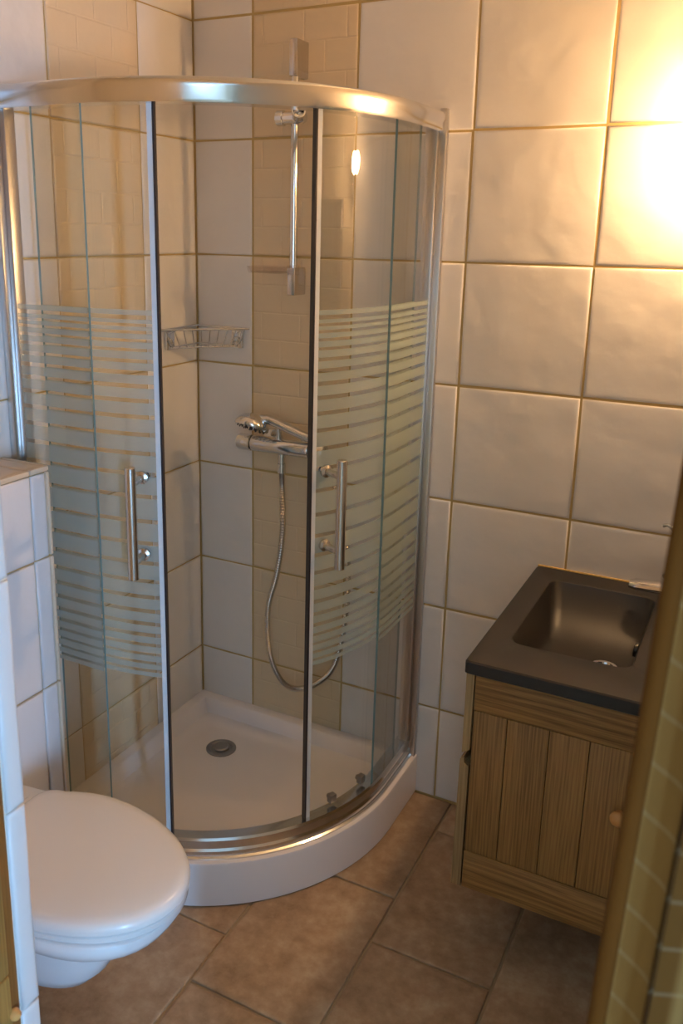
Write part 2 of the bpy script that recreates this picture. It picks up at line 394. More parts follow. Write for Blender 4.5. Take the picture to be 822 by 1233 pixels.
# floor tiles: columns 0.30 wide along y, joints staggered
FX = [-0.03, 0.27, 0.571, 0.88, 1.17, 1.47, 1.77]
FJ = [-0.30, -0.14, 0.012, -0.14, -0.07, -0.37]
TL = 0.449
for i in range(len(FX)-1):
    off = {0: -0.30, 1: -0.289, 2: 0.012, 3: -0.14, 4: -0.30, 5: -0.1}[i]
    y = off + TL*2
    while y > -2.9:
        ya, yb = min(y, 0.0), max(y-TL, -2.9)
        xa, xb = max(FX[i], 0.0), FX[i+1]
        if ya - yb > 0.02:
            put_tile(floor, (1,0,0), (0,1,0), (0,0,1), ((xa+xb)/2, (ya+yb)/2, -0.006), xb-xa, ya-yb, M_floor, 0.006, 'tile', 0.007)
        y -= TL

# ------------------------------------------------------------------ shower tray
def quad(a, c, z, n=28, inner=0.0):
    """Quadrant outline: wall corner, along the back wall, the curve, back along the left wall."""
    r = a-c; out = [Vector((inner, -inner, z)), Vector((a, -inner, z))]
    for k in range(n+1):
        t = -PI/2*k/n; out.append(Vector((c+r*math.cos(t), -c+r*math.sin(t), z)))
    out.append(Vector((inner, -a, z)))
    return out
G0 = 0.001
def tray():
    mb = MB()
    o = lambda d, z, i=G0: quad(0.765-d, 0.2, z, inner=i)
    rings = [o(0.004, 0.0), o(0.0, 0.004), o(0.0, 0.118), o(0.002, 0.123), o(0.006, 0.125), o(0.050, 0.125, 0.030), o(0.058, 0.121, 0.036), o(0.072, 0.086, 0.055), o(0.090, 0.077, 0.075), o(0.12, 0.0745, 0.11)]
    mb.rings(rings, cap0=True, cap1=True)
    return mb
tr = tag(tray().build('shower_tray', M_acryl, smooth=35), 'white quadrant shower tray with curved front apron on the brown floor', 'shower tray')
dr = MB().lathe((0.2, -0.195, 0.0745), (0, 0, 1), [(0.046, 0), (0.046, 0.003), (0.043, 0.0045), (0.034, 0.0045), (0.031, 0.001), (0.0, 0.001)]).build('drain', M_drain, tr, smooth=30)
MB().lathe((0.2, -0.195, 0.0755), (0, 0, 1), [(0.024, 0), (0.024, 0.006), (0.021, 0.009), (0.012, 0.010), (0.0, 0.010)]).build('drain_cap', M_drain, dr, smooth=30)

# ------------------------------------------------------------------ shower enclosure
enc = thing('shower_enclosure', 'curved glass shower enclosure with chrome frame and two striped sliding doors', 'shower cabin', (0.2, -0.2, 0.125))
CC = 0.2
def path_pt(s, r):
    """Point on the enclosure line of radius r: s in degrees on the arc (0..-90), beyond that metres along the straights."""
    kind, v = s
    if kind == 'r': return Vector((CC+r, -CC+v, 0)), Vector((1, 0, 0))
    if kind == 'l': return Vector((CC-v, -CC-r, 0)), Vector((0, -1, 0))
    a = math.radians(v); return Vector((CC+r*math.cos(a), -CC+r*math.sin(a), 0)), Vector((math.cos(a), math.sin(a), 0))
def run(s0, s1, n=None):
    """list of path parameters from s0 to s1, given in degrees or ('r'|'l', metres)"""
    out = []
    def val(s): return s if not isinstance(s, (int, float)) else ('a', s)
    s0, s1 = val(s0), val(s1)
    if s0[0] == 'r':
        out.append(s0); a0 = 0
        if s1[0] == 'r': return [s0, s1]
    else: a0 = s0[1]
    a1 = -90 if s1[0] == 'l' else s1[1]
    k = max(2, int(abs(a1-a0)/2.5))
    if s0[0] == 'l': return [s0, s1]
    out += [('a', a0+(a1-a0)*i/k) for i in range(k+1)]
    if s1[0] == 'l': out.append(s1)
    return out
def sweep(params, section):
    """section: closed list of (radius, z)"""
    rings = []
    for s in params:
        ring = []
        for r, z in section:
            p, _ = path_pt(s, r); ring.append(Vector((p.x, p.y, z)))
        rings.append(ring)
    return rings
full = run(('r', 0.197), ('l', 0.197))
MB().rings(sweep(full, [(0.505, 1.860), (0.505, 1.906), (0.551, 1.907), (0.5555, 1.904), (0.5575, 1.898), (0.5575, 1.888), (0.5545, 1.880), (0.5545, 1.866), (0.552, 1.860)])).build('top_rail', M_satin, enc, smooth=30)
MB().rings(sweep(full, [(0.503, 0.125), (0.503, 0.172), (0.512, 0.176), (0.538, 0.176), (0.5425, 0.171), (0.5425, 0.150), (0.5475, 0.145), (0.5475, 0.132), (0.553, 0.129), (0.553, 0.125)])).build('bottom_rail', M_satin, enc, smooth=30)
def profile(left):
    mb = MB()
    for (u0, u1, v0, v1) in ((0.712, 0.742, 0.001, 0.030), (0.742, 0.760, 0.001, 0.018)):
        z1 = 1.862 if u0 < 0.73 else 1.915
        if left: mb.box(v0, v1, -u1, -u0, 0.125, z1)
        else: mb.box(u0, u1, -v1, -v0, 0.125, z1)
    return mb
profile(False).build('wall_profile', M_profile, enc, bev=0.0012)
profile(True).build('wall_profile', M_profile, enc, bev=0.0012)
ZG0, ZG1 = 0.150, 1.885
def panel(name, s0, s1, r, th=0.006):
    ps = run(s0, s1); mb = MB()
    rings = sweep(ps, [(r-th/2, ZG0), (r+th/2, ZG0), (r+th/2, ZG1), (r-th/2, ZG1)])
    mb.rings(rings, cap0=False, cap1=False)
    n = len(rings)-1
    mb.add(rings[0], [(0, 1, 2, 3)], 1); mb.add(rings[-1], [(0, 1, 2, 3)], 1)
    return mb.build(name, [M_glass, M_edge], enc, smooth=30)
GAPS = [1.435, 1.420, 1.405, 1.387, 1.367, 1.344, 1.318, 1.289, 1.257, 1.221, 1.182, 1.139, 1.092, 1.040, 0.982, 0.930, 0.882, 0.838, 0.799, 0.764, 0.732, 0.704, 0.678, 0.655, 0.633, 0.613]
GW = 0.0095
bands = [(1.441, 1.452)]
for a, b in zip(GAPS[:-1], GAPS[1:]): bands.append((b+GW/2*(0.7 if a-b < 0.025 else 1), a-GW/2*(0.7 if a-b < 0.025 else 1)))
bands.append((0.598, 0.609))
def stripes(pan, s0, s1, r):
    ps = run(s0, s1)
    for z0, z1 in bands:
        rings = sweep(ps, [(r, z0), (r, z1)])
        MB().rings(rings, closed=False, cap0=False, cap1=False).build('frosted_stripe', M_frost, pan, smooth=30)
RF, RS = 0.535, 0.520
fr = panel('fixed_panel', ('r', 0.176), -6.8, RF); stripes(fr, ('r', 0.172), -7.0+0.4, RF+0.0034)
fl = panel('fixed_panel', -86.3, ('l', 0.176), RF); stripes(fl, -86.6, ('l', 0.172), RF+0.0034)
dR = panel('sliding_door', ('r', 0.115), -32.2, RS); stripes(dR, ('r', 0.113), -31.9, RS+0.0034)
dL = panel('sliding_door', -69.6, ('l', 0.115), RS); stripes(dL, -69.9, ('l', 0.113), RS+0.0034)
def seal(door, a, sgn):
    # a: door edge in degrees; sgn: direction of the opening
    mb = MB()
    mb.rings(sweep(run(a, a+sgn*0.4), [(RS-0.008, ZG0), (RS+0.008, ZG0), (RS+0.008, ZG1), (RS-0.008, ZG1)]))
    mb.build('magnetic_strip', M_black, door, smooth=30)
    mb = MB(); mb.rings(sweep(run(a, a-sgn*1.3), [(RS-0.0055, ZG0), (RS+0.0055, ZG0), (RS+0.0055, ZG1), (RS-0.0055, ZG1)]))
    mb.build('edge_seal', M_seal, door, smooth=30)
seal(dR, -32.2, -1); seal(dL, -69.6, 1)
def handle(door, deg, z0, z1, zs):
    p, n = path_pt(('a', deg), RS); mb = MB()
    off = 0.068
    b = p + n*off
    mb.lathe((b.x, b.y, z0), (0, 0, 1), [(0.0, 0), (0.0105, 0), (0.012, 0.0015), (0.012, z1-z0-0.0015), (0.0105, z1-z0), (0, z1-z0)], 20)
    for z in zs:
        mb.lathe((p.x+n.x*0.003, p.y+n.y*0.003, z), n, [(0.0, 0), (0.0145, 0), (0.0145, 0.007), (0.0085, 0.010), (0.0085, off-0.004), (0, off-0.004)], 20)
        mb.lathe((p.x-n.x*0.012, p.y-n.y*0.012, z), n, [(0.0, 0), (0.013, 0), (0.0145, 0.002), (0.0145, 0.008), (0, 0.0085)], 20)
    return mb.build('handle', M_steel, door, smooth=35)
handle(dR, -28.0, 0.865, 1.125, (0.905, 1.085))
handle(dL, -74.6, 0.868, 1.124, (0.905, 1.085))
for door, degs in ((dR, (-22.4, -9.5)), (dL, (-80.0,))):
    for d in degs:
        p, n = path_pt(('a', d), RS); t = Vector((-n.y, n.x, 0)); mb = MB()
        for zz, hh in ((0.184, 0.022),):
            c = p + n*0.0035
            q = [c-t*0.010, c+t*0.010, c+t*0.010-n*0.016, c-t*0.010-n*0.016]
            mb.rings([[Vector((v.x, v.y, zz)) for v in q], [Vector((v.x, v.y, zz+hh)) for v in q]])
        mb.lathe(Vector((p.x, p.y, 0.195))-n*0.013, -n, [(0.0, 0), (0.007, 0), (0.007, 0.006), (0, 0.006)], 14)
        mb.build('roller', M_drain, door, bev=0.0015)

# ------------------------------------------------------------------ riser rail, soap dish
rail = thing('shower_riser_rail', 'chrome riser rail with flat wall mounts on the shower back wall', 'shower rail', (0.356, -0.03, 1.45))
RX = 0.355; RY = -0.052
MB().tube([(RX, RY, 1.46), (RX, RY, 2.085)], 0.0105, 16).build('bar', M_chrome, rail, smooth=40)
for z0, z1 in ((2.005, 2.095), (1.448, 1.522)):
    mb = MB(); mb.box(RX-0.012, RX+0.012, RY-0.013, -0.001, z0, z1)
    mb.build('wall_mount', M_steel, rail, bev=0.003)
sl = MB()
sl.lathe((RX-0.050, RY-0.004, 1.905), (1, 0, 0), [(0, 0), (0.018, 0), (0.020, 0.002), (0.020, 0.020), (0.018, 0.0215), (0.016, 0.022), (0.0165, 0.05), (0.0165, 0.075), (0.013, 0.082), (0, 0.083)], 20)
sl.lathe((RX+0.012, RY-0.006, 1.905), (0.5, -0.8, 0.35), [(0.014, -0.005), (0.016, 0.01), (0.018, 0.034), (0.014, 0.034), (0.012, 0.01), (0, 0.01)], 20)
sl.build('sliding_holder', M_chrome, rail, smooth=35)
sd = thing('soap_dish', 'clear plastic soap dish clipped to the lower end of the riser rail', 'soap dish', (0.30, -0.06, 1.51))
mb = MB(); base = [rrect(0.232, 0.345, -0.105, -0.02, 0.03, 1.507), rrect(0.228, 0.348, -0.109, -0.016, 0.032, 1.524), rrect(0.231, 0.345, -0.106, -0.019, 0.03, 1.524), rrect(0.236, 0.341, -0.101, -0.024, 0.028, 1.510)]
mb.rings(base); mb.build('dish', M_clearplastic, sd, smooth=35)
mb = MB(); mb.lathe((RX, RY, 1.503), (0, 0, 1), [(0.0112, 0), (0.016, 0), (0.016, 0.025), (0.0112, 0.025)], 18); mb.build('clip', M_clearplastic, sd, smooth=35)

# ------------------------------------------------------------------ mixer, hand shower, hose
mx = thing('shower_mixer', 'chrome bar shower mixer on the back wall beneath the hand shower', 'shower mixer', (0.33, -0.03, 1.02))
MZ, MY = 1.020, -0.066
MB().lathe((0.236, MY, MZ), (1, 0, 0), [(0, 0), (0.022, 0), (0.0235, 0.003), (0.0235, 0.184), (0.022, 0.187), (0, 0.187)], 24).build('body', M_chrome, mx, smooth=35)
for x, d in ((0.234, -1), (0.425, 1)):
    k = MB(); k.lathe((x, MY, MZ), (d, 0, 0), [(0, 0), (0.0225, 0), (0.0245, 0.002), (0.0245, 0.040), (0.0215, 0.045), (0.0, 0.0455)], 24)
    k.build('temperature_knob' if d < 0 else 'flow_knob', M_chrome, mx, smooth=35)
for x in (0.268, 0.392):
    f = MB(); f.lathe((x, -0.001, MZ), (0, -1, 0), [(0, 0), (0.033, 0), (0.032, 0.006), (0.02, 0.012), (0.014, 0.014), (0.014, 0.055), (0, 0.055)], 24)
    f.build('wall_flange', M_chrome, mx, smooth=35)
o_ = MB(); o_.lathe((0.332, MY, MZ-0.021), (0, 0, -1), [(0, 0), (0.0115, 0), (0.0115, 0.010), (0.0095, 0.011), (0.0095, 0.028), (0, 0.028)], 18)
o_.build('hose_outlet', M_chrome, mx, smooth=35)
hs = thing('hand_shower', 'chrome hand shower lying on top of the mixer bar', 'hand shower', (0.30, -0.075, 1.06))
pts = [(0.252, -0.082, 1.088), (0.272, -0.080, 1.097), (0.298, -0.079, 1.098), (0.33, -0.077, 1.089), (0.365, -0.075, 1.076), (0.40, -0.073, 1.064), (0.437, -0.071, 1.0535)]
hb_ = MB(); secs = []
for p, (ry, rz) in zip(pts, [(0.016, 0.011), (0.021, 0.014), (0.019, 0.014), (0.0165, 0.0140), (0.0150, 0.0138), (0.0140, 0.0130), (0.012, 0.012)]):
    secs.append([Vector((p[0], p[1]+ry*math.cos(2*PI*j/16), p[2]+rz*math.sin(2*PI*j/16))) for j in range(16)])
hb_.rings(secs); hb_.build('shower_handle', M_chrome, hs, smooth=60)
hd = MB(); hc = Vector((0.250, -0.092, 1.083)); ax = Vector((-0.12, -0.42, -0.9)).normalized()
hd.lathe(hc, ax, [(0, -0.029), (0.017, -0.0275), (0.032, -0.021), (0.043, -0.010), (0.050, 0.002), (0.051, 0.009), (0.048, 0.0145), (0, 0.0150)], 28)
h_o = hd.build('shower_head', M_chrome, hs, smooth=40)
nzz = MB(); a1 = ax.orthogonal().normalized(); a2 = ax.cross(a1)
for rr, k in ((0.014, 6), (0.027, 10), (0.040, 14)):
    for j in range(k):
        q = hc + ax*0.0148 + (a1*math.cos(2*PI*j/k)+a2*math.sin(2*PI*j/k))*rr
        nzz.lathe(q, ax, [(0.0018, 0), (0.0016, 0.003), (0, 0.003)], 6)
nz_o = nzz.build('nozzles', M_black, h_o); nz_o['kind'] = 'stuff'
hk = MB(); hk.tube([(0.322, -0.066, 1.040), (0.323, -0.068, 1.056), (0.322, -0.070, 1.074)], [0.011, 0.008, 0.010], 12)
hk.build('cradle', M_chrome, mx, smooth=60)
def cr(P, n=14):
    out = []
    P = [Vector(p) for p in P]; P = [P[0]*2-P[1]] + P + [P[-1]*2-P[-2]]
    for i in range(1, len(P)-2):
        for k in range(n):
            t = k/n; a, b, c, d = P[i-1:i+3]
            out.append(0.5*((2*b)+(c-a)*t+(2*a-5*b+4*c-d)*t*t+(3*b-a-3*c+d)*t**3))
    out.append(P[-2]); return out
hp = cr([(0.332, MY, 0.955), (0.334, MY, 0.90), (0.335, -0.062, 0.76), (0.312, -0.055, 0.62), (0.280, -0.050, 0.50), (0.283, -0.05, 0.37), (0.322, -0.055, 0.285), (0.378, -0.06, 0.262), (0.455, -0.062, 0.30), (0.515, -0.062, 0.38), (0.546, -0.062, 0.54), (0.548, -0.062, 0.70), (0.525, -0.065, 0.86), (0.487, -0.068, 0.98), (0.462, -0.070, 1.035), (0.440, -0.071, 1.052)], 34)
rad = [0.0094 if i % 2 else 0.0068 for i in range(len(hp))]
hose = thing('shower_hose', 'ribbed metal shower hose looping below the mixer', 'hose', (0.332, MY, 0.975))
MB().tube(hp, rad, 9).build('hose', M_steel, hose, smooth=50)
MB().tube([hp[0]+Vector((0, 0, 0.0155)), hp[0]+Vector((0, 0, -0.012))], 0.0118, 14).build('hose_nut', M_chrome, hose, smooth=40)

# ------------------------------------------------------------------ corner basket
cb = thing('corner_basket', 'chrome wire corner basket high in the shower corner', 'shower basket', (0.05, -0.05, 1.29))
def wire(mb, pts, r=0.0022, n=6): mb.tube(pts, r, n)
zt, zb = 1.341, 1.288
m = MB(); wire(m, [(0.004, -0.185, zt), (0.185, -0.004, zt)], 0.003, 8); wire(m, [(0.004, -0.185, zt), (0.004, -0.004, zt)], 0.003, 8); wire(m, [(0.004, -0.004, zt), (0.185, -0.004, zt)], 0.003, 8)
m.build('rim', M_chrome, cb, smooth=60)
m = MB(); wire(m, [(0.006, -0.150, zb), (0.150, -0.006, zb)], 0.0025, 8); wire(m, [(0.006, -0.150, zb), (0.006, -0.006, zb)], 0.0025, 8); wire(m, [(0.006, -0.006, zb), (0.150, -0.006, zb)], 0.0025, 8)
m.build('base_frame', M_chrome, cb, smooth=60)
for k in range(10):
    t = (k+0.5)/10
    a = Vector((0.004+0.181*t, -0.185+0.181*t, zt)); b = Vector((0.006+0.144*t, -0.150+0.144*t, zb))
    wl = Vector((max(0.006, b.x-0.5*(min(b.x, -b.y))), min(-0.006, b.y+0.5*(min(b.x, -b.y))), zb))
    m = MB(); wire(m, [a, a*0.5+b*0.5+Vector((0.004, -0.004, -0.004)), b, (b*0.4+wl*0.6), wl], 0.0016, 6)
    m.build('wire', M_chrome, cb, smooth=60)
for c, s in (((0.150, -0.003), 'b'), ((0.003, -0.150), 'l')):
    m = MB()
    if s == 'b': m.box(0.128, 0.166, -0.010, -0.001, 1.283, 1.335); m.lathe((0.147, -0.010, 1.305), (0, -1, 0), [(0, 0), (0.013, 0), (0.011, 0.006), (0, 0.008)], 16)
    else: m.box(0.001, 0.010, -0.166, -0.128, 1.283, 1.335); m.lathe((0.010, -0.147, 1.305), (1, 0, 0), [(0, 0), (0.013, 0), (0.011, 0.006), (0, 0.008)], 16)
    m.build('bracket', M_chrome, cb, bev=0.002)

# ------------------------------------------------------------------ cistern boxing
BX, BY, BZ = 0.143, -0.787, 1.104
bx = thing('cistern_box', 'white tiled cistern box with beige edge trim behind the toilet', 'half wall', (0.07, -1.1, 0))
MB().box(0.001, BX-0.006, YF+0.001, BY-0.001, 0.001, BZ-0.006).build('core', M_grout, bx)
bz = [0.0, 0.26, 0.575, 0.892, BZ-0.012]
yb = [BY-0.011, BY-0.057, BY-0.057-0.315, BY-0.057-0.63]
yb[-1] = YF
for i in range(3):
    for j in range(4):
        y1, y0 = yb[i], yb[i+1]
        put_tile(bx, (0,-1,0), (0,0,1), (1,0,0), (BX-0.006, (y0+y1)/2, (bz[j]+bz[j+1])/2), y1-y0, bz[j+1]-bz[j], M_white)
ty = [BY-0.011, BY-0.057, BY-0.372, YF]
for i in range(3):
    put_tile(bx, (1,0,0), (0,1,0), (0,0,1), ((BX-0.012)/2, (ty[i]+ty[i+1])/2, BZ-0.006), BX-0.012, ty[i]-ty[i+1], M_trim)
for y0, y1 in ((BY-0.057, BY), (YF, BY-0.057)):
    MB().box(BX-0.012, BX+0.001, y0+0.001, y1-0.001, BZ-0.012, BZ+0.001).build('edge_trim', M_trim, bx, bev=0.004)
for j in range(4):
    MB().box(BX-0.012, BX+0.001, BY-0.010, BY, bz[j]+0.002, bz[j+1]-0.001).build('edge_trim', M_trim, bx, bev=0.004)
MB().box(0.001, BX-0.012, BY-0.010, BY, BZ-0.012, BZ+0.001).build('edge_trim', M_trim, bx, bev=0.004)
for j in range(4):
    put_tile(bx, (-1,0,0), (0,0,1), (0,1,0), ((BX-0.012)/2, BY-0.006, (bz[j]+bz[j+1])/2), BX-0.014, bz[j+1]-bz[j], M_white)

# ------------------------------------------------------------------ toilet
TY, TX0, TX1, TWD = -1.090, 0.245, 0.697, 0.179
wc = thing('toilet', 'white wall hung toilet with closed lid beside the shower', 'toilet', (BX, TY, 0.15))
def lid_outline(z, inset=0.0, n=40):
    """rounded D in plan: square-ish at the hinge, elliptical nose"""
    x0, x1, h = TX0+inset, TX1-inset, TWD-inset
    xm = 0.42; out = []
    for k in range(n+1):                                       # nose: superellipse
        t = -PI/2+PI*k/n; c, s = math.cos(t), math.sin(t)
        e = 2/2.05
        out.append(Vector((xm+(x1-xm)*(abs(c)**e), TY+h*math.copysign(abs(s)**e, s), z)))
    m = 14; hb2 = h*0.80; rr = 0.045
    for k in range(1, m):                                      # far side narrowing to the hinge
        u = k/m; out.append(Vector((xm-(xm-x0-rr)*u, TY+h+(hb2-h)*u*u, z)))
    for k in range(7):
        a = PI/2+PI/2*k/6; out.append(Vector((x0+rr+rr*math.cos(a), TY+hb2-rr+rr*math.sin(a), z)))
    for k in range(7):
        a = PI+PI/2*k/6; out.append(Vector((x0+rr+rr*math.cos(a), TY-hb2+rr+rr*math.sin(a), z)))
    for k in range(m-1, 0, -1):
        u = k/m; out.append(Vector((xm-(xm-x0-rr)*u, TY-h-(hb2-h)*u*u, z)))
    return out
LZ = 0.402
MB().rings([lid_outline(LZ+0.004, 0.004), lid_outline(LZ+0.006, 0.0), lid_outline(LZ+0.014, 0.0), lid_outline(LZ+0.021, 0.003), lid_outline(LZ+0.026, 0.010), lid_outline(LZ+0.029, 0.024), lid_outline(LZ+0.031, 0.06), lid_outline(LZ+0.032, 0.11)]).build('lid', M_seat, wc, smooth=50)
MB().rings([lid_outline(LZ-0.014, 0.010), lid_outline(LZ-0.012, 0.004), lid_outline(LZ-0.002, 0.003), lid_outline(LZ+0.003, 0.008)]).build('seat', M_seat, wc, smooth=50)
for s in (-1, 1):
    MB().lathe((TX0-0.008, TY+s*0.075-0.02, LZ+0.004), (0, 1, 0), [(0, 0), (0.012, 0), (0.0125, 0.002), (0.0125, 0.038), (0.012, 0.040), (0, 0.040)], 18).build('hinge', M_seat, wc, smooth=35)
def bowl_ring(z, xn, h, xb, p=2.3, n=48):
    """closed outline from wall end xb to nose xn, half width h"""
    out = []; xm = xb+(xn-xb)*0.55
    for k in range(n//2+1):
        t = -PI/2+PI*k/(n//2); c, s = math.cos(t), math.sin(t); e = 2/p
        out.append(Vector((xm+(xn-xm)*abs(c)**e, TY+h*math.copysign(abs(s)**e, s), z)))
    hb3 = max(h*0.86, 0.11)
    for k in range(1, 9): u = k/9; out.append(Vector((xm-(xm-xb)*u, TY+h+(hb3-h)*u*u, z)))
    out.append(Vector((xb, TY+hb3, z))); out.append(Vector((xb, TY-hb3, z)))
    for k in range(8, 0, -1): u = k/9; out.append(Vector((xm-(xm-xb)*u, TY-h-(hb3-h)*u*u, z)))
    return out
XB = BX+0.002
prof = [(LZ-0.014, 0.680, 0.170), (LZ-0.018, 0.686, 0.174), (LZ-0.036, 0.684, 0.173), (LZ-0.054, 0.674, 0.166), (LZ-0.069, 0.655, 0.155), (LZ-0.082, 0.625, 0.140), (LZ-0.091, 0.590, 0.122), (LZ-0.098, 0.560, 0.106), (LZ-0.13, 0.550, 0.101), (LZ-0.18, 0.534, 0.096), (LZ-0.22, 0.514, 0.090), (LZ-0.25, 0.487, 0.082), (LZ-0.266, 0.45, 0.072), (LZ-0.272, 0.40, 0.06)]
MB().rings([bowl_ring(z, xn, h, XB) for z, xn, h in prof]).build('bowl', M_ceramic, wc, smooth=60)

# ------------------------------------------------------------------ vanity cabinet
VX0, VX1, VY, VZ0, VZ1 = 1.076, 1.487, -0.550, 0.205, 0.750
vc = thing('vanity_cabinet', 'wall hung oak vanity cabinet under the black basin', 'cabinet', (1.25, -0.27, VZ0))
c = MB(); yb0 = VY+0.0185
c.box(VX0, VX1, yb0, yb0+0.012, VZ0+0.002, VZ1); c.box(VX0, VX1, -0.018, -0.004, VZ0+0.002, VZ1)
c.box(VX0, VX1, yb0+0.012, -0.018, VZ0+0.002, VZ0+0.020); c.box(VX1-0.012, VX1, yb0+0.012, -0.018, VZ0+0.020, VZ1)
c.build('carcass', M_oak_v, vc)
M_oak_lit = wood_mat('oak_lit_edge', (0.20, 0.11, 0.038), (0.46, 0.30, 0.13), 'Z')  # lighter copy of the oak: light on the front edges put into the colour
def front(sec):                       # fronts seen edge-on: an x,z section run along y
    return MB().rings([[Vector((x, y, z)) for x, z in sec] for y in (VY-0.001, -0.004)])
front([(1.0565, VZ1), (1.0735, VZ1), (1.0735, 0.549), (1.0690, 0.545), (1.0570, 0.538)]).build('drawer_front', M_oak_lit, vc)
front([(1.0735, 0.508), (1.0735, VZ0), (1.0515, VZ0), (1.0540, 0.521), (1.0625, 0.530), (1.0640, 0.515)]).build('door_front', M_oak_lit, vc)
dx0, dx1 = VX0+0.0005, VX1-0.001
side = MB().box(dx0, dx1, VY+0.012, VY+0.018, VZ0+0.002, VZ1-0.002).build('side_panel', M_brown, vc)
MB().box(dx0, dx1, VY-0.001, VY+0.014, 0.645, VZ1-0.001).build('top_board', M_oak_h, side, bev=0.0015)
MB().box(dx0, dx1, VY-0.001, VY+0.014, VZ0+0.001, 0.299).build('bottom_board', M_oak_h, side, bev=0.0015)
px = [dx0, 1.149, 1.236, 1.316, 1.402, dx1]
for a, b in zip(px[:-1], px[1:]):
    MB().box(a+0.0006, b-0.0006, VY, VY+0.014, 0.3005, 0.6435).build('plank', M_oak_v, side, bev=0.0018)
kn = MB().lathe((1.386, VY-0.0005, 0.505), (0, -1, 0), [(0, 0), (0.008, 0), (0.008, 0.008), (0.013, 0.013), (0.0165, 0.019), (0.0155, 0.025), (0.009, 0.029), (0, 0.030)], 24).build('knob', M_knob, side, smooth=50)
kn['label'] = 'round orange wooden knob'

# ------------------------------------------------------------------ basin
SX0, SX1, SY0, SZ0, SZ1 = 1.066, 1.4885, -0.604, 0.752, 0.782
IX0, IX1, IY0, IY1 = 1.121, 1.368, -0.475, -0.078
bs = thing('washbasin', 'black composite washbasin with a deep rectangular bowl on the oak cabinet', 'sink', (1.26, -0.3, SZ0))
def basin():
    mb = MB(); n = 6
    outer = lambda ins, z: rrect(SX0+ins, SX1-ins, SY0+ins, -0.004-ins*0.2, 0.008, z, n)
    def inner(d, z, dl=None, db=None):
        dl = d if dl is None else dl; db = d if db is None else db
        return rrect(IX0+dl, IX1-d*0.55, IY0+d, IY1-db, max(0.028-0.1*d, 0.02), z, n)
    loops = [outer(0.004, SZ0), outer(0.0, SZ0+0.003), outer(0.0, SZ1-0.003), outer(0.003, SZ1),
             inner(-0.004, SZ1), inner(0.0, SZ1-0.002), inner(0.003, SZ1-0.008), inner(0.008, SZ1-0.05, 0.012, 0.035), inner(0.013, SZ1-0.080, 0.022, 0.075), inner(0.022, SZ1-0.096, 0.034, 0.115), inner(0.038, SZ1-0.104, 0.052, 0.155), inner(0.06, SZ1-0.107, 0.075, 0.19)]
    mb.rings(loops, cap0=False, cap1=True)
    # the floor falls a little to the drain
    low = [inner(0.02, SZ0-0.09, 0.02), outer(0.01, SZ0)]
    # outside of the bowl below the rim
    mb.rings([outer(0.004, SZ0), inner(-0.012, SZ0), inner(-0.008, SZ1-0.10), inner(0.03, SZ1-0.125)], cap0=False, cap1=True)
    return mb
basin().build('basin', M_sink, bs, smooth=35)
dz = SZ1-0.107
MB().lathe((1.293, -0.285, dz+0.0002), (0, 0, 1), [(0, 0.001), (0.019, 0.001), (0.021, 0.0015), (0.023, 0.005), (0.029, 0.006), (0.032, 0.004), (0.033, 0.0)], 28).build('waste_ring', M_chrome, bs, smooth=35)
ov = MB().lathe((IX1-0.0095, -0.285, SZ1-0.045), (-1, 0, 0.1), [(0, 0), (0.016, 0), (0.016, 0.006), (0.012, 0.008), (0.010, 0.004), (0, 0.004)], 20).build('overflow', M_sink, bs, smooth=35)
MB().box(SX0+0.002, SX1, -0.005, -0.0005, SZ1-0.006, SZ1+0.003).build('sealant', M_caulk, bs)

# ------------------------------------------------------------------ tap
tp = thing('basin_tap', 'chrome basin tap with flat spout reaching over the black bowl', 'tap', (1.415, -0.13, SZ1))
MB().lathe((1.417, -0.14, SZ1), (0, 0, 1), [(0, 0), (0.026, 0), (0.026, 0.004), (0.021, 0.007), (0.020, 0.085), (0.018, 0.090), (0, 0.091)], 24).build('body', M_chrome, tp, smooth=35)
sp = MB(); rings = []
for t in range(9):
    u = t/8; x = 1.415-0.107*u; z = SZ1+0.050-0.012*u; hw_, ht_ = 0.023-0.002*u, 0.021-0.005*u
    y = -0.138+0.024*u
    if t == 8: hw_, ht_ = 0.014, 0.012
    rings.append([Vector((x, y+hw_*math.cos(a), z+(ht_ if math.sin(a) > 0 else ht_*0.45)*math.sin(a))) for a in [2*PI*j/16 for j in range(16)]])
sp.rings(rings); sp.build('spout', M_chrome, tp, smooth=50)
lv = MB(); lv.tube(cr([(1.417, -0.14, 0.868), (1.414, -0.136, 0.90), (1.405, -0.128, 0.945), (1.392, -0.116, 0.968), (1.376, -0.104, 0.976), (1.366, -0.098, 0.972)], 6), 0.0045, 10)
lv.build('lever', M_chrome, tp, smooth=50)
MB().lathe((1.398, -0.125, 0.862), (-1, 0.5, 0.0), [(0, 0), (0.012, 0), (0.013, 0.010), (0.009, 0.018), (0, 0.02)], 18).build('temperature_stop', M_chrome, tp, smooth=40)

